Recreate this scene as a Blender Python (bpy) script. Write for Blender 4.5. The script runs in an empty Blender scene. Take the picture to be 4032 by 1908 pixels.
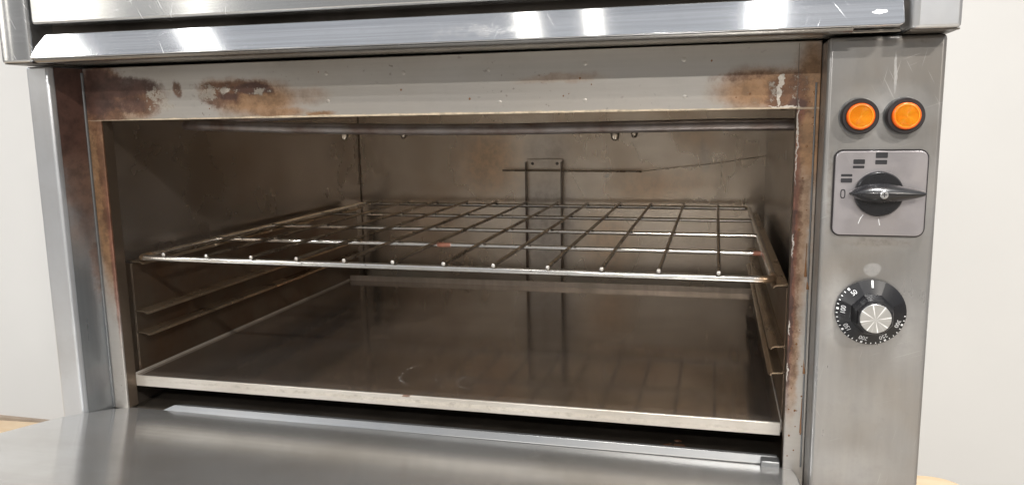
import bpy, bmesh, math, random
from mathutils import Vector, Matrix
random.seed(7)
sc = bpy.context.scene
COL = sc.collection
# ------------------------------------------------------------------ camera
yaw, pit, rol = math.radians(14.75), math.radians(8.9), math.radians(-.88)
Fv = Vector((-math.sin(yaw)*math.cos(pit), math.cos(yaw)*math.cos(pit), -math.sin(pit)))
r0 = Vector((math.cos(yaw), math.sin(yaw), 0)); u0 = r0.cross(Fv)
rv = r0*math.cos(rol)+u0*math.sin(rol); uv = -r0*math.sin(rol)+u0*math.cos(rol)
cam = bpy.data.objects.new('camera', bpy.data.cameras.new('camera'))
COL.objects.link(cam)
cam.matrix_world = Matrix(((rv.x, uv.x, -Fv.x, 0), (rv.y, uv.y, -Fv.y, -.73), (rv.z, uv.z, -Fv.z, 0), (0, 0, 0, 1)))
cam.data.sensor_width = 36; cam.data.lens = 3060/4032*36
cam.data.clip_start = .02; cam.data.clip_end = 60
sc.camera = cam
# ------------------------------------------------------------------ world: the even indoor light of a large hall
w = bpy.data.worlds.new("World"); sc.world = w; w.use_nodes = True
nt = w.node_tree; nt.nodes.clear()
wo = nt.nodes.new('ShaderNodeOutputWorld'); bg = nt.nodes.new('ShaderNodeBackground')
tc = nt.nodes.new('ShaderNodeTexCoord'); sx = nt.nodes.new('ShaderNodeSeparateXYZ'); rp = nt.nodes.new('ShaderNodeValToRGB')
mr = nt.nodes.new('ShaderNodeMapRange'); mr.inputs[1].default_value = -1; mr.inputs[2].default_value = 1
nt.links.new(tc.outputs['Generated'], sx.inputs[0]); nt.links.new(sx.outputs[2], mr.inputs[0]); nt.links.new(mr.outputs[0], rp.inputs[0])
e = rp.color_ramp.elements
e[0].position = 0; e[0].color = (.20, .19, .18, 1)
e[1].position = 1; e[1].color = (.66, .69, .74, 1)
for p_, c_ in ((.38, (.26, .245, .23, 1)), (.50, (.31, .295, .28, 1)), (.60, (.38, .375, .37, 1)), (.75, (.56, .58, .61, 1))):
    n_ = e.new(p_); n_.color = c_
nt.links.new(rp.outputs[0], bg.inputs[0]); bg.inputs[1].default_value = .86
nt.links.new(bg.outputs[0], wo.inputs[0])
# ------------------------------------------------------------------ ceiling strip lamps of the hall, and added wall lamps
def lamp(x, y, z, sx_, sy_, P, col=(1, .98, .95)):
    L = bpy.data.lights.new('hall_or_fill_lamp', 'AREA'); L.shape = 'RECTANGLE'; L.size = sx_; L.size_y = sy_
    L.energy = P; L.color = col
    o = bpy.data.objects.new('hall_or_fill_lamp', L); COL.objects.link(o); o.location = (x, y, z)
    return o
YL = -.98
lamp(-2.36, YL, 1.5, .21, .50, 5, (1, .97, .92))
lamp(-1.74, YL, 1.5, .09, .50, 1.6)
lamp(-.57, YL, 1.5, .050, .50, .6, (1, .95, .86))
lamp(-.365, YL, 1.5, .040, .50, .4, (1, .95, .86))
lamp(.13, YL, 1.5, .075, .50, 1.6)
lamp(.25, -.42, 1.5, .40, .08, 44)
lamp(1.35, -2.1, 1.5, .20, .10, 85, (1, .93, .84))
lamp(-2.6, -2.6, 1.6, .3, .10, 48)
lamp(-.1, -3.4, 1.5, .5, .12, 110, (1, .95, .88))
for x_, w_, P_ in ((-5.4, .42, 9), (-4.1, .20, 3)):      # tall lamps on the far side of the hall
    o_ = lamp(x_, -5., 1.2, w_, 1.2, P_, (1, .93, .82)); o_.rotation_euler = (math.radians(90), 0, math.radians(180-135))
    o_.rotation_euler = (Vector((-.3, 0, 0))-Vector((x_, -5, 1.2))).to_track_quat('-Z', 'Y').to_euler()
for x_ in (-2.9, 2.5):      # large soft lamps added to brighten the white wall
    o_ = lamp(x_, -.7, 1.7, .9, .5, (36 if x_ < 0 else 1), (.98, .99, 1)); o_.rotation_euler = (math.radians(42), 0, math.radians(12 if x_ < 0 else -14))
sc.view_settings.view_transform = 'Standard'; sc.view_settings.look = 'None'
sc.view_settings.exposure = 0; sc.view_settings.gamma = 1; sc.view_settings.use_curve_mapping = False
sc.cycles.max_bounces = 10; sc.cycles.glossy_bounces = 8; sc.cycles.diffuse_bounces = 4
sc.cycles.sample_clamp_indirect = 6

# ------------------------------------------------------------------ material helpers
class NB:
    def __init__(s, name):
        s.m = bpy.data.materials.new(name); s.m.use_nodes = True; s.t = s.m.node_tree; s.t.nodes.clear()
        s.out = s.t.nodes.new('ShaderNodeOutputMaterial'); s.b = s.t.nodes.new('ShaderNodeBsdfPrincipled')
        s.t.links.new(s.b.outputs[0], s.out.inputs[0])
        s.pos = s.t.nodes.new('ShaderNodeNewGeometry').outputs['Position']
    def n(s, k): return s.t.nodes.new(k)
    def put(s, sock, v):
        if hasattr(v, 'is_linked') or hasattr(v, 'links'): s.t.links.new(v, sock)
        elif isinstance(v, (tuple, list)) and len(v) == 3 and sock.type == 'RGBA': sock.default_value = (*v, 1)
        else: sock.default_value = v
    def math(s, op, a, b=0., clamp=False):
        x = s.n('ShaderNodeMath'); x.operation = op; x.use_clamp = clamp
        s.put(x.inputs[0], a); s.put(x.inputs[1], b); return x.outputs[0]
    def vec(s, op, a, b=(0, 0, 0)):
        x = s.n('ShaderNodeVectorMath'); x.operation = op; s.put(x.inputs[0], a); s.put(x.inputs[1], b)
        return x.outputs['Value'] if op in ('LENGTH', 'DISTANCE', 'DOT_PRODUCT') else x.outputs[0]
    def noise(s, scale=(1, 1, 1), sc_=1., det=4, rough=.55, vec=None, color=False):
        v = s.vec('MULTIPLY', vec or s.pos, scale)
        x = s.n('ShaderNodeTexNoise'); x.inputs['Scale'].default_value = sc_; x.inputs['Detail'].default_value = det
        x.inputs['Roughness'].default_value = rough; s.put(x.inputs['Vector'], v)
        return x.outputs['Color' if color else 0]
    def rng(s, v, a, b, c=0., d=1., smooth=True):
        x = s.n('ShaderNodeMapRange'); x.interpolation_type = 'SMOOTHSTEP' if smooth else 'LINEAR'
        s.put(x.inputs[0], v); x.inputs[1].default_value = a; x.inputs[2].default_value = b
        x.inputs[3].default_value = c; x.inputs[4].default_value = d; return x.outputs[0]
    def mix(s, f, a, b):
        x = s.n('ShaderNodeMix'); x.data_type = 'RGBA'; s.put(x.inputs[0], f); s.put(x.inputs[6], a); s.put(x.inputs[7], b)
        return x.outputs[2]
    def fmix(s, f, a, b):
        x = s.n('ShaderNodeMix'); x.data_type = 'FLOAT'; s.put(x.inputs[0], f); s.put(x.inputs[2], a); s.put(x.inputs[3], b)
        return x.outputs[0]
    def warp(s, amp, sc_):
        c = s.noise(sc_=sc_, det=5, rough=.65, color=True)
        return s.vec('ADD', s.pos, s.vec('MULTIPLY', s.vec('SUBTRACT', c, (.5, .5, .5)), (amp, amp, amp)))
    def blobs(s, P, lst, soft=.5):
        """soft ellipses (cx, cy, cz, rx, ry, rz, strength); radius 0 = ignore that axis"""
        tot = None
        for cx, cy, cz, rx, ry, rz, st in lst:
            v = s.vec('MULTIPLY', s.vec('SUBTRACT', P, (cx, cy, cz)), tuple(1/r_ if r_ else 0 for r_ in (rx, ry, rz)))
            d = s.rng(s.vec('LENGTH', v), 1-soft, 1+soft, st, 0.)
            tot = d if tot is None else s.math('MAXIMUM', tot, d)
        return tot
    def bump(s, h, dist, strength=1.):
        x = s.n('ShaderNodeBump'); x.inputs['Distance'].default_value = dist; x.inputs['Strength'].default_value = strength
        s.put(x.inputs['Height'], h); s.t.links.new(x.outputs[0], s.b.inputs['Normal'])
    def fin(s, col, metal, rough):
        s.put(s.b.inputs['Base Color'], col); s.put(s.b.inputs['Metallic'], metal); s.put(s.b.inputs['Roughness'], rough)
        return s.m

def steel(name, base=(.56, .55, .54), rough=.32, metal=.9, brush=(4, 300, 300), bamp=.10, dirt=.12, scratch=.0, bump=.00004,
          dirtcol=(.30, .26, .21), stains_light=(), rag=1.0, edge=.28, wav=6., rvar=.22, fa=.18, nsc=70., rings=(), aniso=None, spots=0., mottle=6., runs=()):
    """brushed stainless steel; stains = [(colour, warp_amp, warp_scale, softness, metal, rough, blobs)]"""
    k = NB(name)
    br = k.noise(scale=brush, det=3, rough=.6)
    big = k.noise(sc_=mottle, det=(5 if fa > .1 else 2), rough=.6); fine = k.noise(sc_=90., det=3)
    col = k.mix(k.math('MULTIPLY', k.rng(big, .35, .75), dirt*2.2), base, dirtcol)
    col = k.mix(k.rng(br, .3, .7, 0, bamp*1.4), col, tuple(c*.55 for c in base))
    col = k.mix(k.rng(fine, .55, .8, 0, fa), col, tuple(c*.7 for c in base))
    rg = k.math('ADD', k.math('MULTIPLY', k.math('SUBTRACT', big, .5), rvar), k.math('MULTIPLY', k.math('SUBTRACT', br, .5), rvar*.7))
    rg = k.math('ADD', rg, rough, True)
    mt = metal
    if scratch:
        sm = None
        for ang, seed in ((.35, 3.), (-1.1, 11.), (1.35, 23.)):
            c_, s_ = math.cos(ang), math.sin(ang)
            P = k.vec('ADD', k.pos, (seed, seed*.7, 0))
            a = k.vec('DOT_PRODUCT', P, (c_, .3, s_)); b = k.vec('DOT_PRODUCT', P, (-s_, .3, c_))
            cx = k.n('ShaderNodeCombineXYZ'); k.put(cx.inputs[0], k.math('MULTIPLY', a, 25.)); k.put(cx.inputs[1], k.math('MULTIPLY', b, 900.))
            nz = k.n('ShaderNodeTexNoise'); nz.inputs['Scale'].default_value = 1; nz.inputs['Detail'].default_value = 1; k.put(nz.inputs['Vector'], cx.outputs[0])
            q = k.rng(nz.outputs[0], .70, .76)
            q = k.math('MULTIPLY', q, k.rng(k.noise(sc_=9.+seed*.1, det=2), .52, .66))
            sm = q if sm is None else k.math('MAXIMUM', sm, q)
        sm = k.math('MULTIPLY', sm, scratch)
        col = k.mix(sm, col, (.85, .85, .85)); rg = k.fmix(sm, rg, .6); mt = k.fmix(sm, mt, .5)
    for st_ in stains_light:
        (sc_col, wa, ws, soft, smt, srg, bl) = st_[:7]; rg_, ed_ = st_[7:] if len(st_) > 7 else (rag, edge)
        P = k.warp(wa, ws)
        m = k.blobs(P, bl, soft)
        m0 = m; m = k.math('ADD', m, k.math('MULTIPLY', k.math('SUBTRACT', k.noise(sc_=nsc, det=10, rough=.80), .5), rg_))
        m = k.math('MULTIPLY', k.rng(m, .5-ed_, .5+ed_, 0, .9), k.rng(m0, .02, .2))
        cc = k.mix(k.rng(k.noise(sc_=70., det=4, rough=.7), .35, .7), sc_col, tuple(c*.55 for c in sc_col))
        col = k.mix(m, col, cc); rg = k.fmix(m, rg, srg); mt = k.fmix(m, mt, smt)
    for cx_, cy_, r_, w_, st_, gx, gy, gr in rings:
        v = k.vec('MULTIPLY', k.vec('SUBTRACT', k.warp(.004, 30.), (cx_, cy_, 0)), (1, 1, 0))
        q = k.rng(k.math('ABSOLUTE', k.math('SUBTRACT', k.vec('LENGTH', v), r_)), 0, w_, st_, 0)
        q = k.math('MULTIPLY', q, k.rng(k.vec('LENGTH', k.vec('MULTIPLY', k.vec('SUBTRACT', k.pos, (gx, gy, 0)), (1, 1, 0))), gr*.5, gr, 1, 0))
        q = k.math('MULTIPLY', q, k.rng(k.noise(sc_=120., det=4, rough=.8), .42, .6))
        col = k.mix(q, col, (.55, .57, .60)); mt = k.fmix(q, mt, .2); rg = k.fmix(q, rg, .5)
    if spots:
        sp = k.math('MULTIPLY', k.rng(k.noise(sc_=230., det=2, rough=.5), .66, .72), k.rng(k.noise(sc_=11., det=3), .46, .66))
        sp = k.math('MULTIPLY', sp, spots)
        col = k.mix(sp, col, (.07, .045, .03)); 
    if aniso:
        k.b.inputs['Anisotropic'].default_value = aniso[0]
        cx = k.n('ShaderNodeCombineXYZ'); [setattr(cx.inputs[i], 'default_value', aniso[1][i]) for i in range(3)]
        k.put(k.b.inputs['Tangent'], cx.outputs[0])
    if bump:
        k.bump(k.math('ADD', k.math('MULTIPLY', br, .5), k.math('MULTIPLY', k.noise(sc_=5., det=1), wav)), bump)
    return k.fin(col, mt, rg)

def plain(name, col, rough=.5, metal=0., var=.15, sc_=40., bump=0., coat=0.):
    k = NB(name); nz = k.noise(sc_=sc_, det=4)
    c = k.mix(k.rng(nz, .35, .7), col, tuple(x*(1-var*2) for x in col))
    if bump: k.bump(nz, bump)
    if coat: k.b.inputs['Coat Weight'].default_value = coat
    return k.fin(c, metal, k.rng(nz, .3, .7, max(0, rough-.06), rough+.06))

AMB = (.33, .175, .075); BRN = (.155, .075, .042); MAR = (.085, .043, .034); CHIP = (.72, .68, .62)
Z = 0.
frame_stains_light = [
 (AMB, .016, 30., .55, .45, .42, [(-.490, 0, .026, .050, 0, .020, .9), (-.470, 0, .012, .040, 0, .007, .85), (-.53, 0, .040, .03, 0, .012, .7), (-.66, 0, .022, .045, 0, .02, .7),
     (.052, 0, .024, .052, 0, .020, .95), (.083, 0, .0, .018, 0, .07, 1.), (.079, 0, -.10, .008, 0, .11, .72), (.076, 0, -.21, .006, 0, .08, .72), (.088, 0, -.06, .003, 0, .12, .42),
     (-.703, 0, -.08, .016, 0, .12, 1.), (-.712, 0, -.02, .02, 0, .06, .9), (-.430, 0, .030, .03, 0, .010, .45), (-.150, 0, .040, .045, 0, .005, .45), (-.415, 0, .0105, .018, 0, .003, .9)], .9, .50),
 (BRN, .018, 42., .5, .25, .5, [(-.515, 0, .040, .048, 0, .009, .95), (-.535, 0, .030, .030, 0, .010, .9), (-.640, 0, .032, .035, 0, .018, .95), (-.69, 0, .03, .03, 0, .05, 1.),
     (.062, 0, .016, .022, 0, .024, .85), (.020, 0, .038, .028, 0, .005, .6), (.075, 0, -.14, .004, 0, .11, .65), (-.700, 0, -.05, .007, 0, .09, .8), (-.590, 0, .040, .006, 0, .008, .9)], 1.7, .36),
 ((.20, .082, .055), .004, 30., .6, .3, .42, [(.0720, 0, -.13, .0042, 0, .14, .95), (.0725, 0, .004, .006, 0, .012, .8), (-.6985, 0, -.16, .0028, 0, .10, .8)], .5, .42),
 (MAR, .014, 34., .45, .15, .5, [(-.665, 0, .044, .048, 0, .012, 1.), (-.70, 0, .040, .028, 0, .030, 1.), (-.655, 0, .024, .026, 0, .010, .8), (-.495, 0, .039, .026, 0, .006, .95), (-.525, 0, .030, .014, 0, .005, .9),
     (.071, 0, .011, .008, 0, .006, .9), (.0725, 0, -.17, .0022, 0, .10, .9)], 1.5, .34),
 (CHIP, .008, 160., .35, .1, .6, [(.0718, 0, -.02, .0009, 0, .045, .58), (.058, 0, .0086, .016, 0, .0014, .62), (.0720, 0, -.12, .0008, 0, .012, .8), (.0718, 0, -.20, .0009, 0, .008, .8), (.0718, 0, -.245, .0008, 0, .010, .7),
     (-.528, 0, .037, .006, 0, .003, .6), (.0565, 0, .033, .0024, 0, .007, .7), (.0545, 0, .020, .0022, 0, .010, .8)], 1.6, .12),
 ((.60, .55, .48), .01, 160., .6, .4, .5, [(-.615, 0, .030, .030, 0, .014, .5), (-.545, 0, .036, .03, 0, .010, .45), (-.50, 0, .036, .03, 0, .006, .4), (.055, 0, .02, .03, 0, .02, .3)], 2.8, .10),
 ((.74, .62, .46), .003, 60., .4, .3, .5, [(-.30, 0, .0072, .42, 0, .0020, .8)], .5, .3),  # cream highlight painted along the top edge of the mouth
]
M = {}
M['column'] = steel('brushed_steel_column', (.66, .68, .71), .30, .80, rvar=.10, brush=(60, 60, 12), bamp=.05, dirt=.14, mottle=9, bump=0)
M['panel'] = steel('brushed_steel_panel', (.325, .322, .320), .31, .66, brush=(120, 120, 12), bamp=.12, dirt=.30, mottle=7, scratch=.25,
    stains_light=[((.60, .595, .59), .02, 30., .9, .35, .5, [(.137, 0, .0, .035, 0, .022, .55), (.135, 0, -.067, .047, 0, .047, .5), (.108, 0, -.17, .014, 0, .035, .5), (.165, 0, -.19, .014, 0, .03, .4), (.13, 0, -.26, .03, 0, .03, .3), (.125, 0, -.32, .04, 0, .02, .35)], .9, .5),
            ((.30, .27, .24), .01, 40., .6, .6, .45, [(.1365, 0, -.110, .034, 0, .004, .5), (.098, 0, -.065, .0025, 0, .04, .5), (.150, 0, .061, .03, 0, .003, .5)], 1.2, .4),  # darker strips below and left of the switch and along the top
            ((.62, .62, .62), .006, 40., .25, .75, .42, [(.1355, 0, -.134, .0075, 0, .0062, .6), (.1445, 0, .035, .0013, 0, .018, .6)]),
            ((.50, .49, .48), .0, 1., .35, .5, .6, [(random.uniform(.10, .18), 0, random.uniform(-.34, -.20), q_, 0, q_, .35) for q_ in [random.uniform(.0008, .0022) for _ in range(16)]])])
M['frame'] = steel('stained_steel_frame', (.455, .435, .41), .36, .66, brush=(5, 300, 300), bamp=.08, dirt=.15, stains_light=frame_stains_light, spots=.5)
M['inner_side'] = steel('heat_blued_steel', (.32, .34, .36), .30, .85, bump=0, rvar=.1, rag=.35, edge=.5, brush=(300, 300, 5), dirt=.25, stains_light=[
    (BRN, .03, 16., .6, .3, .45, [(-.716, 0, -.02, .016, 0, .12, .9), (-.712, 0, -.15, .006, 0, .10, .7), (-.722, 0, -.30, .03, 0, .02, .25)]),
    (MAR, .02, 18., .55, .3, .45, [(-.720, 0, .03, .03, 0, .07, 1.)])])
M['bar'] = steel('polished_steel_bar', (.66, .67, .69), .08, .93, bump=0, rvar=.04, aniso=(.5, (0, .40, .916)), brush=(5, 500, 500), bamp=.25, dirt=.06, scratch=.45, mottle=10,
    stains_light=[((.75, .74, .72), .012, 50., .6, .6, .45, [(-.22, 0, .082, .05, 0, .008, .38), (.125, 0, .083, .005, 0, .0018, .95)])])
M['upper'] = steel('upper_steel', (.62, .64, .66), .16, .90, bump=0, rvar=.08, aniso=(.6, (0, 0, 1)), brush=(6, 400, 400), bamp=.16, dirt=.10, scratch=.5, mottle=8)
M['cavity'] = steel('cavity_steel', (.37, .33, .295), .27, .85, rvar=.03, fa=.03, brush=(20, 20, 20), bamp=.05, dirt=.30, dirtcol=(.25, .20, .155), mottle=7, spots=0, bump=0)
M['back'] = steel('cavity_back_steel', (.90, .78, .64), .27, .88, bump=0, rvar=.03, fa=.03, rag=0., edge=.5, brush=(30, 30, 5), bamp=.05, dirt=.40, dirtcol=(.66, .53, .40), mottle=9, spots=0, stains_light=[
    ((.82, .50, .26), .05, 9., .9, .85, .32, [(-.43, 0, -.08, .06, 0, .07, .55), (-.10, 0, -.13, .10, 0, .035, .4), (-.20, 0, -.24, .05, 0, .06, .5), (-.03, 0, -.04, .04, 0, .03, .3)]),  # warm gold glow painted into the back wall's colour
    ((.72, .70, .68), .02, 30., .6, .4, .5, [(-.315, 0, -.20, .062, 0, .10, .55), (-.315, 0, -.06, .05, 0, .04, .4), (-.02, 0, -.07, .010, 0, .03, .35), (-.20, 0, -.105, .006, 0, .005, .6)])])
M['plate'] = steel('dark_baking_plate', (.40, .35, .31), .10, .84, rvar=.12, brush=(3, 60, 60), bamp=.10, dirt=.45, dirtcol=(.28, .23, .185), mottle=5, scratch=.25, bump=.00002, rings=[(-.318, .135, .052, .004, .5, -.368, .125, .05), (-.262, .12, .030, .003, .4, -.29, .11, .035), (-.23, .16, .10, .002, .25, -.32, .12, .06)])
M['lip'] = steel('plate_lip_steel', (.62, .585, .535), .32, .55, brush=(8, 200, 200), dirt=.25, stains_light=[((.48, .44, .38), .006, 60., .5, .3, .6, [(-.30, 0, -.313, .40, 0, .0028, .55)]), (BRN, .004, 80., .4, .2, .5, [(-.335, 0, -.307, .005, 0, .0014, .9)])])
M['door'] = steel('door_inner_steel', (.66, .66, .655), .17, .86, rvar=.10, aniso=(.5, (0, .988, -.156)), brush=(3, 220, 220), bamp=.10, dirt=.22, mottle=5, scratch=.22, bump=.00002)
M['sill'] = steel('sill_steel', (.22, .23, .24), .36, .85, brush=(4, 300, 300), dirt=.10)
M['dark'] = steel('dark_steel', (.16, .14, .12), .42, .7, dirt=.5, dirtcol=(.06, .05, .04))  # plain dark tone, also stands in for shade in gaps and undersides
M['under'] = steel('underside_steel', (.50, .47, .42), .30, .82, dirt=.30, dirtcol=(.14, .10, .07))
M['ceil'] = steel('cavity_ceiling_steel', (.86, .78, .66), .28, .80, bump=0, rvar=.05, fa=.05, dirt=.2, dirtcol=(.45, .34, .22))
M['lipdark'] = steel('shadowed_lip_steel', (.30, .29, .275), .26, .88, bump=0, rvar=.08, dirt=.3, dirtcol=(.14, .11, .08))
M['rail'] = steel('rail_steel', (.20, .165, .13), .34, .8, brush=(60, 5, 60), dirt=.45, dirtcol=(.16, .09, .05), spots=.3)
M['ledge'] = steel('ledge_steel', (.42, .34, .25), .26, .85, bump=0, brush=(60, 5, 60), dirt=.3, dirtcol=(.26, .15, .08), spots=.2)
M['chrome'] = steel('chromed_wire', (.86, .84, .80), .15, .95, brush=(40, 40, 40), bamp=.25, dirt=.15, dirtcol=(.30, .22, .14), mottle=30, spots=.8,
    stains_light=[((.34, .20, .09), .01, 60., .6, .7, .3, [(-.690, .07, -.16, .012, .03, .02, .8), (.058, .07, -.16, .018, .03, .02, .8)]), ((.30, .07, .02), .01, 60., .35, .1, .6, [(-.345, .2265, -.159, .010, .01, .01, 1.), (.05, .2265, -.159, .006, .01, .01, .8)])])
M['wire'] = steel('browned_wire', (.36, .32, .27), .24, .92, brush=(60, 60, 60), bamp=.3, dirt=.5, dirtcol=(.12, .09, .06), mottle=30, spots=.6)
M['tip'] = steel('cut_wire_tip', (.66, .64, .61), .3, .75, brush=(200, 200, 200), dirt=.2)
M['element'] = steel('oxidised_element', (.25, .225, .215), .36, .60, brush=(60, 60, 60), dirt=.5, dirtcol=(.13, .085, .065), mottle=22, spots=.5)
M['nut'] = steel('acorn_nut', (.44, .38, .31), .28, .95, brush=(50, 50, 50), dirt=.3)
M['bracket'] = steel('bracket_steel', (.44, .37, .31), .40, .72, brush=(120, 120, 6), bamp=.25, dirt=.4, mottle=18, stains_light=[((.66, .64, .62), .01, 40., .6, .4, .5, [(-.32, 0, -.19, .014, 0, .08, .5)])])
M['return'] = steel('dark_return', (.13, .10, .075), .4, .6, dirt=.4, dirtcol=(.07, .045, .03))  # dark brown steel on the inner returns of the mouth
M['black'] = plain('black_plastic', (.012, .012, .014), .30, var=.2, coat=.15)
M['blackmatt'] = plain('black_bezel', (.022, .018, .020), .42, var=.2)
M['ink'] = plain('black_ink', (.018, .018, .022), .5)
M['white'] = plain('white_print', (.82, .84, .86), .5, var=.04)
M['swplate'] = steel('switch_plate_alu', (.44, .42, .44), .36, .80, brush=(150, 150, 150), bamp=.05, dirt=.10, mottle=25, scratch=.2)
M['rim'] = steel('bright_rim', (.82, .82, .82), .25, .9, dirt=.1)
# spun aluminium cap with radial brushing
k = NB('radial_brushed_cap')
P = k.vec('SUBTRACT', k.pos, (.1352, 0, -.1727)); sp = k.n('ShaderNodeSeparateXYZ'); k.put(sp.inputs[0], P)
ang = k.math('ARCTAN2', sp.outputs[2], sp.outputs[0])
rad1 = k.math('ADD', k.math('SINE', k.math('MULTIPLY', ang, 8.)), 0)
rad2 = k.math('SINE', k.math('ADD', k.math('MULTIPLY', ang, 7.), 1.7))
line = k.rng(k.math('MAXIMUM', rad1, k.math('MULTIPLY', rad2, .93)), .90, .985)
k.put(k.b.inputs['Normal'], k.b.inputs['Normal'].default_value[:]) if False else None
M['cap'] = k.fin(k.mix(line, (.50, .50, .49), (.88, .88, .88)), k.fmix(line, .8, .3), .38)
# amber lens
k = NB('amber_lens')
k.b.inputs['Transmission Weight'].default_value = .15; k.b.inputs['Coat Weight'].default_value = .5
k.b.inputs['Subsurface Weight'].default_value = .5; k.b.inputs['Subsurface Radius'].default_value = (.006, .002, .0005); k.b.inputs['Subsurface Scale'].default_value = 1.
M['lens'] = k.fin(k.mix(k.rng(k.noise(sc_=60.), .4, .7), (.80, .31, .018), (.74, .24, .010)), 0., .22)
k = NB('amber_lens_rim')
M['lensrim'] = k.fin((.80, .13, .010), 0., .25)
M['wallm'] = plain('white_board', (.655, .65, .635), .55, var=.03, sc_=1.2)
k = NB('plywood')
gr = k.noise(scale=(2.5, 30, 30), sc_=1.6, det=6); g2 = k.noise(sc_=6., det=4)
k.bump(gr, .0006)
M['ply'] = k.fin(k.mix(k.rng(gr, .35, .65), (.62, .46, .29), k.mix(k.rng(g2, .4, .7), (.52, .36, .21), (.66, .52, .36))), 0., .6)
M['skirt'] = plain('brown_skirting', (.36, .28, .21), .6, var=.1, sc_=20)
M['floor'] = plain('grey_floor', (.40, .37, .33), .6, var=.08, sc_=3)

# ------------------------------------------------------------------ mesh helpers
def link(name, me, mats, parent=None, smooth=True, bevel=0., seg=2, ang=35):
    o = bpy.data.objects.new(name, me); COL.objects.link(o)
    for m_ in (mats if isinstance(mats, (list, tuple)) else [mats]): me.materials.append(m_)
    if parent is not None:
        o.parent = parent; o.matrix_parent_inverse = parent.matrix_world.inverted()
    if smooth:
        for p in me.polygons: p.use_smooth = True
        me.set_sharp_from_angle(angle=math.radians(ang))
    if bevel:
        b = o.modifiers.new('bevel', 'BEVEL'); b.width = bevel; b.segments = seg; b.limit_method = 'ANGLE'; b.angle_limit = math.radians(32)
        b.harden_normals = False
    return o
def mesh(bm, name):
    bmesh.ops.recalc_face_normals(bm, faces=bm.faces[:])
    me = bpy.data.meshes.new(name); bm.to_mesh(me); bm.free(); return me
def B(*boxes):
    bm = bmesh.new()
    for x0, x1, y0, y1, z0, z1 in boxes:
        vs = [bm.verts.new((x, y, z)) for x in (x0, x1) for y in (y0, y1) for z in (z0, z1)]
        for f in ((0, 1, 3, 2), (4, 6, 7, 5), (0, 4, 5, 1), (2, 3, 7, 6), (0, 2, 6, 4), (1, 5, 7, 3)): bm.faces.new([vs[i] for i in f])
    return bm
def prism(bm, pts, axis, a, b):
    """pts are the two other coordinates in xyz order; extruded along axis from a to b"""
    def mk(p, t):
        return {'x': (t, p[0], p[1]), 'y': (p[0], t, p[1]), 'z': (p[0], p[1], t)}[axis]
    A = [bm.verts.new(mk(p, a)) for p in pts]; Bv = [bm.verts.new(mk(p, b)) for p in pts]
    n = len(pts); bm.faces.new(A); bm.faces.new(Bv[::-1])
    for i in range(n): bm.faces.new((A[i], Bv[i], Bv[(i+1) % n], A[(i+1) % n]))
    return bm
def tube(bm, path, r, n=12, cap=True):
    path = [Vector(p) for p in path]; rings = []; up = None
    for i, p in enumerate(path):
        t = (path[min(i+1, len(path)-1)]-path[max(i-1, 0)]).normalized()
        if up is None: up = t.orthogonal().normalized()
        up = (up-t*up.dot(t)).normalized(); s_ = t.cross(up)
        rings.append([bm.verts.new(p+(up*math.cos(2*math.pi*j/n)+s_*math.sin(2*math.pi*j/n))*(r if not callable(r) else r(i))) for j in range(n)])
    for a, b in zip(rings, rings[1:]):
        for j in range(n): bm.faces.new((a[j], a[(j+1) % n], b[(j+1) % n], b[j]))
    if cap: bm.faces.new(rings[0][::-1]); bm.faces.new(rings[-1])
    return bm
def lathe(bm, cx, cz, prof, n=48, y0=0., axis='y', ph=0.):
    """prof = [(radius, height)]: revolved about the y axis, height comes out of the panel (towards -y)"""
    rings = []
    for r_, h in prof:
        if axis == 'y': rings.append([bm.verts.new((cx+r_*math.cos(2*math.pi*(j+ph)/n), y0-h, cz+r_*math.sin(2*math.pi*(j+ph)/n))) for j in range(n)])
        else: rings.append([bm.verts.new((cx+r_*math.cos(2*math.pi*(j+ph)/n), y0+r_*math.sin(2*math.pi*(j+ph)/n), cz-h)) for j in range(n)])
    for a, b in zip(rings, rings[1:]):
        for j in range(n): bm.faces.new((a[j], a[(j+1) % n], b[(j+1) % n], b[j]))
    bm.faces.new(rings[0][::-1]); bm.faces.new(rings[-1]); return bm
def bend(pts, rad, n=5):
    """round the inner corners of a polyline"""
    P = [Vector(p) for p in pts]; out = [P[0]]
    for a, b, c in zip(P, P[1:], P[2:]):
        u, v = (a-b).normalized(), (c-b).normalized()
        for i in range(n+1):
            t = i/n; p1 = b+u*rad*(1-t); p2 = b+v*rad*t
            out.append(p1*(1-t)+p2*t)
    out.append(P[-1]); return out
def empty(name, loc, label, cat, group=None):
    o = bpy.data.objects.new(name, None); COL.objects.link(o); o.location = loc; o.empty_display_size = .05
    o['label'] = label; o['category'] = cat
    if group: o['group'] = group
    bpy.context.view_layer.update(); return o

# ------------------------------------------------------------------ setting
def struct(name, bm, m):
    o = link(name, mesh(bm, name), m, smooth=False); o['kind'] = 'structure'; return o
struct('wall', B((-4, 4, 1.0, 1.05, -.96, 1.9)), M['wallm'])
struct('floor', B((-4, 4, -3.5, 1.0, -1.0, -.96)), M['floor'])
struct('skirting', B((-4, 4, .985, 1.0, -.96, -.832)), M['skirt'])
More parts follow.
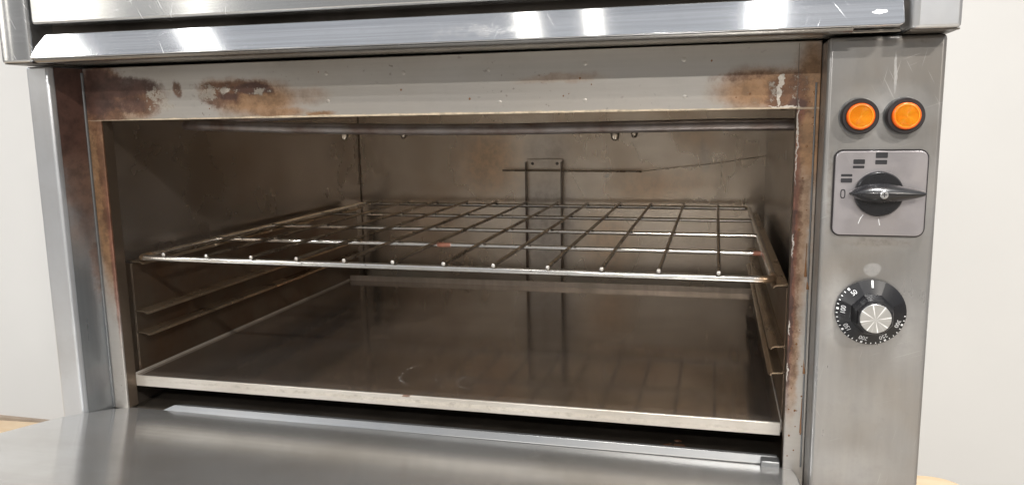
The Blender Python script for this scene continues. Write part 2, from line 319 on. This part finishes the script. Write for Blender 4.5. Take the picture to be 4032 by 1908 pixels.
# plywood board the oven stands on
bm = bmesh.new()
c0, c1 = Vector((-1.9, .235)), Vector((.339, .413))
out = [(-1.9, .235)]
dv = (c1-c0).normalized(); pv = Vector((dv.y, -dv.x))
cr = .045
for i in range(9):
    t = i/8*math.pi/2
    q = c1-dv*cr+pv*cr + dv*cr*math.sin(t)-pv*cr*math.cos(t); out.append((q.x, q.y))
q = c1+pv*.40; out += [(q.x, q.y), (-1.9, -.10)]
prism(bm, out, 'z', -.52, -.50)
o = link('plywood_board', mesh(bm, 'plywood_board'), M['ply'], smooth=False, bevel=.003)
o['label'] = 'tan plywood board with a rounded corner lying under the oven'; o['category'] = 'board'

# ------------------------------------------------------------------ lower oven deck
oven = empty('deck_oven', (-.29, .4, -.50), 'lower stainless steel oven deck with its door hanging open and rust-stained frame', 'oven')
def part(name, bm, m, parent=None, **kw): return link(name, mesh(bm, name), m, parent or oven, **kw)
ZT, ZB = .0678, -.50
bm = bmesh.new()
prism(bm, [(-.757, .80), (-.757, 0), (-.7285, 0), (-.7255, .008), (-.7255, .80)], 'z', ZB, ZT)
part('side_column', bm, M['column'], bevel=.0022, seg=3)
bm = bmesh.new(); prism(bm, [(-.7253, .0062), (-.7165, .0375), (-.7165, .045), (-.7253, .045)], 'z', ZB, ZT-.001)
part('column_return', bm, M['inner_side'])
bm = bmesh.new(); prism(bm, [(.0908, .80), (.0908, 0), (.1832, 0), (.1832, .80)], 'z', ZB, ZT-.002)
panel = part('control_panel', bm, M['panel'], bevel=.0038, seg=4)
# front frame: a U of sheet round the mouth, with rolled jambs
bm = bmesh.new()
xL, xR, zo = -.697, .0710, .0068
prism(bm, [(-.7164, -.345), (-.7164, ZT-.0005), (.0906, ZT-.0005), (.0906, -.36), (xR, -.36), (xR, zo), (xL, zo), (xL, -.345)], 'y', .038, .0415)
fr = part('front_frame', bm, M['frame'], bevel=.0010, seg=2)
bm = bmesh.new()
prism(bm, [(xL-.003, .0412), (xL, .0412), (xL, .056), (xL-.003, .056)], 'z', -.345, zo)
prism(bm, [(xR, .0412), (xR+.003, .0412), (xR+.003, .056), (xR, .056)], 'z', -.36, zo)
prism(bm, [(.0412, zo), (.0412, zo+.003), (.056, zo+.003), (.056, zo)], 'x', xL, xR)
part('mouth_return', bm, M['return'], smooth=False)
# folded ridge and welded seam on the right strip
bm = bmesh.new(); tube(bm, [(.0866, .0378, .030), (.0868, .0378, -.12), (.0876, .0378, -.34)], .0009, 8)
part('seam', bm, M['sill'])
bm = bmesh.new(); tube(bm, [(-.7162, .0370, .062), (-.7162, .0370, -.343)], .0017, 8); part('seam', bm, M['sill'])
bm = B((.0706, .0710, .0373, .0381, .0075, .0655)); part('seam', bm, M['dark'], smooth=False)
# grease drips and beads on the frame
bm = bmesh.new()
for _ in range(46):
    if random.random() < .6: x = random.uniform(.074, .0885); z = random.uniform(-.33, .03)
    else: x = random.uniform(-.6, .05); z = random.uniform(.012, .055)
    r_ = random.uniform(.0006, .0013)
    v = bmesh.ops.create_icosphere(bm, subdivisions=1, radius=r_)['verts']
    for q in v: q.co = Vector((q.co.x*1.0, q.co.y*.35, q.co.z*random.uniform(1., 1.3)))+Vector((x, .0379, z))
for x, z0, z1 in ((.0845, -.150, -.118), (.0868, -.162, -.140), (.0870, -.245, -.215), (.0862, -.305, -.27)):
    tube(bm, [(x, .0378, z1), (x-.0002, .0378, (z0+z1)/2), (x, .0378, z0)], lambda i: (.0003, .0005, .0013)[i], 8)
k = NB('grease'); MG = k.fin((.20, .10, .045), .1, .18)
g = part('grease_drip', bm, MG); g['kind'] = 'stuff'
# rivets / dimples on the top strip
bm = bmesh.new()
for x, z in ((-.4041, .0525), (-.3157, .0507), (-.2243, .0507), (-.1258, .0537), (-.0316, .0545), (-.4035, .0235), (-.2130, .0185), (-.126, .0185), (-.03, .020)):
    lathe(bm, x, z, [(.0022, 0), (.0020, .00015), (.0012, .0003), (.0002, .0003)], 14, .038)
part('rivet', bm, M['frame'])['kind'] = 'stuff'

# cavity shell
CL, CR, CB, CT, CF = -.712, .0865, .75, .033, -.352
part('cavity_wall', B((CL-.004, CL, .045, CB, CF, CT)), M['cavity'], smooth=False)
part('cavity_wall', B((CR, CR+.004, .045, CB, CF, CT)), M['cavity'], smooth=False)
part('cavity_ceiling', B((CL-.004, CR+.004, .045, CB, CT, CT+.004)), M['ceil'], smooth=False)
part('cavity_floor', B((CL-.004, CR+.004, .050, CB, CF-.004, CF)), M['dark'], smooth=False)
bm = bmesh.new(); tube(bm, [(CL+.0006, CB-.0006, -.345), (CL+.0006, CB-.0006, CT)], .0011, 8); part('corner_strip', bm, M['rail'])  # thin dark strip added to sharpen the back left corner
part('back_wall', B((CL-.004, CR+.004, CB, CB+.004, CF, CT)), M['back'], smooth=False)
# fillers behind the frame edge
part('jamb', B((CL-.002, xL-.003, .0425, .056, CF, CT), (xR+.003, CR+.002, .0425, .056, CF, CT), (CL, CR, .0425, .056, zo+.003, CT-.0005)), M['dark'], smooth=False)
# casing behind
part('casing', B((-.7250, .0905, .06, .80, .036, ZT-.003), (-.7250, CL-.005, .06, .80, -.49, .0355), (CR+.005, .0905, .06, .80, -.49, .0355), (-.7250, .0905, .76, .80, -.49, .0355), (-.7250, .0905, .055, .80, -.50, -.358)), M['dark'], smooth=False)
# sill
bm = bmesh.new(); prism(bm, [(.0462, -.3440), (.0512, -.3372), (.056, -.3372), (.056, -.3560), (.0462, -.3560)], 'x', -.655, .0665)
for v in bm.verts:
    if v.co.x < -.6 and v.co.z > -.350: v.co.x += .03*(v.co.y-.0462)/.01*1. ; v.co.z -= .0025
part('sill', bm, M['sill'], bevel=.0006)
part('lower_panel', B((-.7165, .0908, .045, .053, -.495, -.362)), M['column'], bevel=.001)
bm = B((.0505, .0685, .0385, .0530, -.3480, -.3380)); part('hinge_pin', bm, M['sill'], bevel=.0014, seg=3)
# burnt crumbs on the cavity floor
bm = bmesh.new()
for _ in range(26):
    x = -.035+random.gauss(0, .013); y = .085+random.gauss(0, .008)
    v = bmesh.ops.create_icosphere(bm, subdivisions=1, radius=random.uniform(.001, .0045))['verts']
    for q in v: q.co = Vector((q.co.x*1.4*random.uniform(.8, 1.2), q.co.y, q.co.z*.35*random.uniform(.7, 1.3)))+Vector((x, y, CF+.0008))
o = link('burnt_crumbs', mesh(bm, 'burnt_crumbs'), plain('burnt', (.10, .045, .022), .6), smooth=False)
o['kind'] = 'stuff'; o['label'] = 'burnt brown crumbs on the dark oven floor under the steel plate'; o['category'] = 'crumbs'

# shelf rails: pressed side sheets with three ledges each
def rail(side):
    s_ = 1 if side == 'L' else -1; x0 = CL+.010 if side == 'L' else CR-.014
    bm = bmesh.new()
    a = x0; b = x0+s_*.0016
    prism(bm, [(min(a, b), .070), (max(a, b), .070), (max(a, b), .70), (min(a, b), .70)], 'z', -.318, -.168)
    prism(bm, [(min(a, a-s_*.009), .070), (max(a, a-s_*.009), .070), (max(a, a-s_*.009), .0715), (min(a, a-s_*.009), .0715)], 'z', -.318, -.168)
    pr = part('rail_panel', bm, M['rail'], bevel=.0004)
    for zc in (-.1655, -.2285, -.2560):
        bm = bmesh.new(); w_ = .0195 if s_ > 0 else .016
        prof = [(a, zc+.0006), (a+s_*w_*.72, zc), (a+s_*w_*.92, zc-.0010), (a+s_*w_, zc-.0035), (a+s_*(w_-.0013), zc-.0035), (a+s_*(w_*.9), zc-.0022), (a+s_*w_*.70, zc-.0014), (a, zc-.0008)]
        A = [bm.verts.new((p[0], .070, p[1])) for p in prof]
        rings = [A]
        for y in (.075, .69): rings.append([bm.verts.new((p[0], y, p[1])) for p in prof])
        # front corner of the ledge curves back to the panel
        for v, p in zip(A, prof): v.co.x = a+(v.co.x-a)*.90
        n = len(prof)
        for r1, r2 in zip(rings, rings[1:]):
            for j in range(n): bm.faces.new((r1[j], r1[(j+1) % n], r2[(j+1) % n], r2[j]))
        bm.faces.new(rings[0]); bm.faces.new(rings[-1][::-1])
        link('ledge', mesh(bm, 'ledge'), M['ledge'], pr, ang=50)
rail('L'); rail('R')

# heating element: serpentine tube under the ceiling
pts = [(.082, .100, -.0060), (.0, .100, -.0056), (-.11, .100, -.0066), (-.22, .100, -.0074), (-.35, .100, -.0062), (-.484, .100, -.0028), (-.56, .100, .0000), (-.600, .102, .0015)]
arc = [(-.615+.0-.028*math.sin(t), .130-.028*math.cos(t), .002) for t in [math.radians(a) for a in range(20, 161, 20)]]
pts += arc + [(-.56, .162, .010), (-.3, .165, .018), (.0, .170, .018), (.03, .175, .018)]
arc2 = [(.035+.03*math.sin(t), .205-.03*math.cos(t), .018) for t in [math.radians(a) for a in range(10, 171, 20)]]
pts += arc2+[(0, .236, .018), (-.3, .24, .018), (-.6, .25, .018)]
arc3 = [(-.60-.05*math.sin(t), .30-.05*math.cos(t), .018) for t in [math.radians(a) for a in range(10, 171, 20)]]
pts += arc3+[(-.3, .35, .018), (.082, .36, .018)]
pts = [(p[0], p[1], p[2]-(.0019 if p[1] < .13 else 0)) for p in pts]
bm = bmesh.new(); tube(bm, pts, .0063, 14); el = part('heating_element', bm, M['element'])
for y in (.100, .36):
    bm = bmesh.new()
    tube(bm, [(.0865, y, -.004 if y < .2 else .018), (.0795, y, -.004 if y < .2 else .018)], .0105, 6)
    tube(bm, [(.0795, y, -.005 if y < .2 else .018), (.075, y, -.005 if y < .2 else .018)], .0082, 16)
    link('element_gland', mesh(bm, 'gland'), M['nut'], el, bevel=.0006)
for x, y, z in ((-.437, .14, -.0095), (-.109, .14, -.0125), (-.4475, .35, -.0130), (-.109, .35, -.0145)):
    bm = bmesh.new(); lathe(bm, x, z+.003, [(.0060, -.006), (.0060, .002), (.0060, .0042)], 6, y, 'z')
    lathe(bm, x, z, [(.0048, 0), (.0049, .003), (.0048, .0060), (.0039, .0092), (.0022, .0110), (.0002, .0115)], 20, y, 'z')
    part('acorn_nut', bm, M['nut'])
for x in (-.4475, -.109):
    part('element_clamp', B((x-.010, x+.010, .108, .38, .0095, .0115), (x-.004, x+.004, .108, .1095, .0115, CT)), M['under'], bevel=.0004)
# probe and its guard bracket on the back wall
bm = bmesh.new()
bx0, bx1 = -.3560, -.2850
bm = B((bx0, bx1, .7440, .7460, -.350, -.0745))
br_ = part('probe_bracket', bm, M['back'], bevel=.0004)
for q_ in ((bx0, bx0+.0014, .7280, .7438, -.350, -.079), (bx1-.0014, bx1, .7280, .7438, -.350, -.079)):
    link('flange', mesh(B(q_), 'flange'), M['rail'], br_, bevel=.0003)
for x in (-.3445, -.2960):
    bm = bmesh.new(); lathe(bm, x, -.083, [(.0030, 0), (.0026, .0010), (.0008, .0015)], 14, .744)
    link('rivet', mesh(bm, 'rivet'), M['dark'], br_)
bm = bmesh.new(); tube(bm, [(-.402, .733, -.0955), (-.2, .735, -.0968), (-.134, .736, -.0975)], .0018, 10)
tube(bm, bend([(-.134, .736, -.0975), (-.095, .740, -.0925), (.0, .744, -.083), (.085, .747, -.070)], .02), .0005, 8)
part('thermostat_probe', bm, M['nut'])

# ------------------------------------------------------------------ controls on the right panel
def pilot(cx, cz):
    bm = bmesh.new(); lathe(bm, cx, cz, [(.0160, 0), (.0160, .0012), (.0153, .0022)], 56)
    b0 = part('pilot_light', bm, M['inner_side'])
    bm = bmesh.new(); prof = [(.0150, .0020), (.0150, .0100), (.0146, .0114), (.0140, .0120), (.0117, .0120), (.0113, .0108)]
    n = 64; lathe(bm, cx, cz, prof, n)
    link('bezel', mesh(bm, 'bezel'), M['blackmatt'], b0)
    # domed lens moulded with concentric rings
    prof = [(.01125, .0106), (.01120, .0140), (.0106, .0153), (.0096, .0158), (.0088, .0156)]
    for i in range(18):
        r_ = .0086-.0086*i/18; prof.append((max(r_, .0001), .0148+.0007*(i % 2)))
    bm = bmesh.new(); lathe(bm, cx, cz, prof, n)
    me = mesh(bm, 'lens'); lo = link('lens', me, [M['lens'], M['lensrim']], b0, ang=60)
    for p in me.polygons:
        rr = math.hypot(p.center.x-cx, p.center.z-cz)
        if rr > .0100: p.material_index = 1
    return b0
pilot(.1172, -.0010); pilot(.1525, -.0012)

# rotary selector switch
px0, px1, pz0, pz1 = .1003, .1733, -.1032, -.0303
def rrect(x0, x1, z0, z1, r_, n=6):
    out = []
    for cx, cz, a0 in ((x1-r_, z1-r_, 0), (x0+r_, z1-r_, 90), (x0+r_, z0+r_, 180), (x1-r_, z0+r_, 270)):
        for i in range(n+1):
            a = math.radians(a0+90*i/n); out.append((cx+r_*math.cos(a), cz+r_*math.sin(a)))
    return out
bm = bmesh.new(); prism(bm, rrect(px0-.0012, px1+.0012, pz0-.0012, pz1+.0012, .0075), 'y', -.0022, .0)
sw = part('selector_switch', bm, M['blackmatt'], bevel=.0005)
bm = bmesh.new(); prism(bm, rrect(px0, px1, pz0, pz1, .0065), 'y', -.0042, -.0020)
face = link('face_plate', mesh(bm, 'face_plate'), M['swplate'], sw, bevel=.0007, seg=3)
W_, H_ = px1-px0, pz1-pz0
def U(u, v): return (px0+u*W_, pz1-v*H_)
bm = bmesh.new()
for u0_, u1_, v0, v1 in ((.437, .567, .018, .084), (.435, .563, .106, .157), (.196, .323, .099, .154), (.194, .320, .173, .203), (.068, .193, .272, .302), (.067, .193, .322, .373)):
    a, b = U(u0_, v0), U(u1_, v1)
    prism(bm, rrect(a[0], b[0], b[1], a[1], .0006, 2), 'y', -.00445, -.0042)
# the figure 0
c = U(.098, .507); N = 40
def oval(rx, rz):
    o_ = []
    for i in range(N):
        a = 2*math.pi*i/N; ca, sa = math.cos(a), math.sin(a)
        o_.append((c[0]+rx*math.copysign(abs(ca)**.6, ca), c[1]+rz*math.copysign(abs(sa)**.75, sa)))
    return o_
A_, B_ = oval(.0021, .0040), oval(.0012, .0031)
va = [bm.verts.new((p[0], -.00445, p[1])) for p in A_]; vb = [bm.verts.new((p[0], -.00445, p[1])) for p in B_]
for i in range(N): bm.faces.new((va[i], va[(i+1) % N], vb[(i+1) % N], vb[i]))
link('marking', mesh(bm, 'marking'), M['ink'], sw, smooth=False)
bm = bmesh.new()
for p in ([(.335, .755), (.305, .80), (.285, .862)], [(.505, .80), (.512, .84), (.522, .878)]):
    tube(bm, [(U(*q)[0], -.0043, U(*q)[1]) for q in p], .00035, 6)
link('scratch', mesh(bm, 'scratch'), M['white'], sw)
kx, kz = .1358, -.0668
bm = bmesh.new(); lathe(bm, kx, kz, [(.0196, .0042), (.0197, .0075), (.0190, .0096), (.0182, .0103), (.002, .0103)], 72)
link('knob', mesh(bm, 'knob'), M['black'], sw)
# fish-shaped grip: pointed nose on the left, slim tail on the right
bm = bmesh.new(); secs = []
S_ = [(-.0250, .0006, .0120, .0150), (-.0225, .0022, .0100, .0175), (-.017, .0062, .0098, .0195), (-.009, .0088, .0098, .0215), (0, .0094, .0098, .0225), (.009, .0084, .0098, .0222), (.018, .0064, .0098, .0210), (.027, .0046, .0105, .0195), (.0335, .0024, .0120, .0180), (.0358, .0010, .0135, .0165)]
prof = [(-1, 0), (-.96, .35), (-.55, .80), (-.18, 1.), (.18, 1.), (.55, .80), (.96, .35), (1, 0)]
for dx, hw, lo_, hi in S_:
    secs.append([bm.verts.new((kx+dx, -(lo_+(hi-lo_)*q), kz+.0008+hw*p)) for p, q in prof])
for a, b in zip(secs, secs[1:]):
    n = len(prof)
    for j in range(n): bm.faces.new((a[j], a[(j+1) % n], b[(j+1) % n], b[j]))
bm.faces.new(secs[0]); bm.faces.new(secs[-1][::-1])
gp = link('grip', mesh(bm, 'grip'), M['black'], sw, ang=60)
ssf = gp.modifiers.new('sub', 'SUBSURF'); ssf.levels = 2; ssf.render_levels = 2
bm = bmesh.new(); lathe(bm, kx+.0014, kz+.0006, [(.0033, .018), (.0033, .0229), (.0028, .0234), (.0003, .0234)], 28)
link('screw', mesh(bm, 'screw'), M['rim'], sw)
sx0, sz0 = kx+.0014, kz+.0006
bm = B((sx0-.0019, sx0+.0019, -.02352, -.0230, sz0-.0004, sz0+.0004), (sx0-.0004, sx0+.0004, -.02354, -.0230, sz0-.0019, sz0+.0019))
link('screw_slot', mesh(bm, 'slot'), M['ink'], sw, smooth=False)

# thermostat dial
dx, dz = .1352, -.1718
bm = bmesh.new(); n = 8
def octpt(r_, h, i, ph): a = math.pi/n*0+2*math.pi*(i+ph)/n; return (dx+r_*math.cos(a), -h, dz+r_*math.sin(a))
NR = 96; R_ = .0292
rim0 = [bm.verts.new((dx+R_*math.cos(2*math.pi*i/NR), -.0010, dz+R_*math.sin(2*math.pi*i/NR))) for i in range(NR)]
rim1 = [bm.verts.new((dx+R_*math.cos(2*math.pi*i/NR), -.0035, dz+R_*math.sin(2*math.pi*i/NR))) for i in range(NR)]
def octr(a, r_):   # radius of a regular octagon (flat on top) at angle a
    q = (a+math.pi/8+math.pi/8*0) % (math.pi/4)-math.pi/8
    return r_*math.cos(math.pi/8)/math.cos(q)
def oring(r_, h): return [bm.verts.new((dx+octr(2*math.pi*i/NR, r_)*math.cos(2*math.pi*i/NR), -h, dz+octr(2*math.pi*i/NR, r_)*math.sin(2*math.pi*i/NR))) for i in range(NR)]
rings = [rim0, rim1, oring(.0183, .0100), oring(.0158, .0240), oring(.0146, .0262), [bm.verts.new((dx+.0130*math.cos(2*math.pi*i/NR), -.0265, dz+.0130*math.sin(2*math.pi*i/NR))) for i in range(NR)]]
for a, b in zip(rings, rings[1:]):
    for j in range(NR): bm.faces.new((a[j], a[(j+1) % NR], b[(j+1) % NR], b[j]))
bm.faces.new(rings[0][::-1]); bm.faces.new(rings[-1])
dial = part('thermostat_dial', bm, M['black'], ang=9)
bm = bmesh.new(); lathe(bm, dx, dz, [(.0126, .0262), (.0126, .0272), (.0122, .0277), (.0002, .0277)], 64)
link('cap', mesh(bm, 'cap'), M['cap'], dial)
# printed scale: lies on the sloping skirt
def skirt_h(r_): return .0035+(R_-r_)/(R_-.0178)*.0065
def on(a, r_, lift=.00035): return Vector((dx+r_*math.cos(a), -(skirt_h(r_)+lift), dz+r_*math.sin(a)))
bm = bmesh.new()
def tick(adeg, r1, r2, wd):
    a = math.radians(adeg); t = Vector((-math.sin(a), 0, math.cos(a)))*wd/2
    p, q = on(a, r1), on(a, r2)
    vs = [bm.verts.new(x) for x in (p-t, p+t, q+t, q-t)]; bm.faces.new(vs)
A50, STEP = 133., 41.2
for i in range(0, 28):
    a = A50+STEP/5*i
    if i % 5 == 0: tick(a, .0266, .0286, .0018)
    else: tick(a, .0272, .0287, .0008)
tick(90, .0228, .0288, .0016)
link('scale_mark', mesh(bm, 'scale'), M['white'], dial, smooth=False)
for i, txt in enumerate(('50', '100', '150', '200', '250', '300')):
    a = math.radians(A50+STEP*i - (3 if i == 0 else 0))
    cu = bpy.data.curves.new('t', 'FONT'); cu.body = txt; cu.size = .0054; cu.align_x = 'CENTER'; cu.align_y = 'CENTER'; cu.offset = -.00002
    tmp = bpy.data.objects.new('t', cu); COL.objects.link(tmp)
    dg = bpy.context.evaluated_depsgraph_get(); me = bpy.data.meshes.new_from_object(tmp.evaluated_get(dg))
    bpy.data.objects.remove(tmp)
    up = Vector((math.cos(a), 0, math.sin(a))); ri = Vector((math.sin(a), 0, -math.cos(a)))
    for v in me.vertices:
        r_ = .0231+v.co.y; c_ = on(a, r_, .0006)
        v.co = c_+ri*v.co.x*.92
    me.name = 'numeral'
    link('numeral', me, M['white'], dial, smooth=False)

# ------------------------------------------------------------------ open door of the lower deck (tilted up 9 degrees)
t9 = math.tan(math.radians(9)); y00, z00 = .0450, -.3450
outl = [(-.6995, .0450), (-.713, .028), (-.7215, .0105), (-.728, -.007), (-.7335, -.025), (-.7352, -.045), (-.7352, -.36), (.0835, -.36), (.0835, .012), (.0825, .030), (.0790, .0450), (.0500, .0450)]
bm = bmesh.new()
top = [bm.verts.new((x, y, z00+t9*(y00-y))) for x, y in outl]; bot = [bm.verts.new((x, y-.004, z00+t9*(y00-y)-.030)) for x, y in outl]
bm.faces.new(top[::-1]); bm.faces.new(bot)
for i in range(len(outl)):
    j = (i+1) % len(outl); bm.faces.new((top[i], top[j], bot[j], bot[i]))
part('door', bm, M['door'], bevel=.0018, seg=3)

# ------------------------------------------------------------------ upper oven deck, stacked on the lower one
up_ = empty('deck_oven', (-.29, .4, .068), 'upper oven deck with a closed door and polished full-width handle bar', 'oven')
def upart(name, bm, m, parent=None, **kw): return link(name, mesh(bm, name), m, parent or up_, **kw)
def skew(bm):   # the deck sags a little towards the right
    for v in bm.verts:
        v.co.z += (-.29-v.co.x)*.0030
    return bm
UB = .0688
bm = bmesh.new(); prism(bm, [(-.757, .82), (-.757, -.030), (-.7262, -.030), (-.7190, -.026), (-.7190, .02), (-.7190, .82)], 'z', UB, .42)
upart('side_column', skew(bm), M['upper'], bevel=.0025, seg=3)
bm = bmesh.new(); prism(bm, [(.1475, .82), (.1475, -.026), (.1515, -.030), (.1848, -.030), (.1848, .82)], 'z', UB, .42)
upart('side_column', skew(bm), M['column'], bevel=.0030, seg=3)
upart('bottom_plate', skew(B((-.7185, .1470, .0, .82, UB+.001, UB+.0035))), M['under'], bevel=.0006)
for xa, xb in ((-.7565, -.7195), (.1480, .1843)):
    upart('underside_shade', skew(B((xa, xb, -.0265, .81, UB-.0012, UB-.0001))), M['dark'], smooth=False)  # thin dark strips added to put shade under the columns
upart('recess_panel', skew(B((-.7185, .1470, .004, .010, UB+.004, .42))), M['dark'], smooth=False)  # coloured dark to put shade into the gap above the bar
# door skin above the bar
bm = bmesh.new(); prism(bm, rrect(-.7125, .1430, .1075, .415, .004, 4), 'y', -.0300, -.004)
dr = upart('door', skew(bm), M['upper'], bevel=.0025, seg=3)
# handle bar: tilted face, rolled bottom edge
bm = bmesh.new()
a0 = (-.0335, .0720); a1 = (-.0215, .0985)
bxl, bxr = -.7165, .1432
def facep(x, t): return (x, a0[0]+(a1[0]-a0[0])*t, a0[1]+(a1[1]-a0[1])*t)
ol = [(bxl+.002, 0), (bxl, .06), (bxl+.004, .52), (bxl+.0125, .97), (bxl+.015, 1.), (bxr, 1.), (bxr, .10), (bxr-.0012, .03), (bxr-.004, 0)]
F1 = [bm.verts.new(facep(x, t)) for x, t in ol]; F2 = [bm.verts.new(Vector(facep(x, t))+Vector((0, .006, -.0012))) for x, t in ol]
bm.faces.new(F1); bm.faces.new(F2[::-1])
for i in range(len(ol)): j = (i+1) % len(ol); bm.faces.new((F1[i], F1[j], F2[j], F2[i]))
link('handle_bar', mesh(skew(bm), 'handle_bar'), M['bar'], dr, bevel=.0012, seg=3)
# rolled lip below the bar running back under the door
bm = bmesh.new()
pr = [(-.0330, .0712)]
for i in range(7):
    a = math.radians(200+i*20); pr.append((-.0268+.0062*math.cos(a)*1.0, .0722+.0048*math.sin(a)))
pr += [(-.006, .0690), (.002, .0700), (.002, .0730), (-.0255, .0730)]
prism(bm, pr, 'x', bxl+.006, .105)
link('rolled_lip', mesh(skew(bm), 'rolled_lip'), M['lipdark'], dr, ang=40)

# ------------------------------------------------------------------ wire rack
rack = empty('wire_rack', (-.316, .39, -.1655), 'chromed wire rack pushed into the oven on its side ledges', 'rack')
RZ = -.1605; RL, RR, RF, RB = -.6895, .0585, .0700, .7070
def rpart(name, bm, m): return link(name, mesh(bm, name), m, rack, ang=60)
bm = bmesh.new()
c_ = bend([(RL+.2, RF, RZ), (RL, RF, RZ), (RL, RB, RZ), (RR, RB, RZ), (RR, RF, RZ), (RL+.2, RF, RZ)], .012, 6)
tube(bm, c_, .0037, 14); rpart('rack_frame', bm, M['chrome'])
for y in (.2265, .3698, .5313):
    bm = bmesh.new(); tube(bm, [(RL, y, RZ), (-.3, y, RZ+.0002), (RR, y, RZ)], .0031, 12); rpart('crossbar', bm, M['chrome'])
for i, x in enumerate((-.6486, -.5887, -.528, -.4683, -.4079, -.3481, -.2879, -.2307, -.1706, -.113, -.0542, .0053)):
    bm = bmesh.new(); jx = random.uniform(-.0012, .0012)
    tube(bm, [(x, RF-.0042, RZ+.0060), (x, RF, RZ+.0060), (x+jx*1.6, .25+random.uniform(-.03, .03), RZ+.0054+random.uniform(-.0006, .0010)), (x+jx, .50, RZ+.0054), (x+jx*.5, RB+.004, RZ+.0058)], .0023, 10)
    wv = rpart('wire', bm, M['wire'])
    bm = bmesh.new(); lathe(bm, x, RZ+.0060, [(.0020, 0), (.0023, .0007), (.0021, .0018), (.0012, .0024), (.0002, .0025)], 12, RF-.0040)
    link('wire_tip', mesh(bm, 'tip'), M['tip'], wv)

# ------------------------------------------------------------------ baking plate at the bottom
pl = empty('baking_plate', (-.316, .36, -.3205), 'dark steel baking plate with a bright folded front lip, below the wire rack', 'baking plate')
def zp(x): return -.3065+(x+.316)/.77*.0040
bm = bmesh.new()
PL_, PR_, PF, PB = -.6995, .0692, .0600, .655
vs = [bm.verts.new((x, y, zp(x)-d)) for d in (0, .002) for x, y in ((PL_, PF), (PR_, PF), (PR_, PB), (PL_-.0, PB))]
for f in ((0, 1, 2, 3), (7, 6, 5, 4), (0, 4, 5, 1), (1, 5, 6, 2), (2, 6, 7, 3), (3, 7, 4, 0)): bm.faces.new([vs[i] for i in f])
link('plate_sheet', mesh(bm, 'plate_sheet'), M['plate'], pl, smooth=False)
bm = B((PL_, PR_, .0568, .0600, -.3195, -.3062), (PL_, PR_, .060, .074, -.3195, -.3180))
for v in bm.verts: v.co.z += zp(v.co.x)+.3065
link('front_lip', mesh(bm, 'front_lip'), M['lip'], pl, bevel=.0011, seg=3)
for bx in ((PL_-.0018, PL_, .0605, PB, -.3175, -.3035), (PR_, PR_+.0014, .0605, PB, -.3175, -.3045)):
    bm = B(bx)
    for v in bm.verts: v.co.z += zp(v.co.x)+.3065
    link('side_lip', mesh(bm, 'side_lip'), M['lip'], pl, bevel=.0005)
bm = B((PL_, PR_, PB+.0002, PB+.0030, -.3195, -.2965))
for v in bm.verts: v.co.z += zp(v.co.x)+.3065
link('rear_lip', mesh(bm, 'rear_lip'), M['bracket'], pl, bevel=.0005)
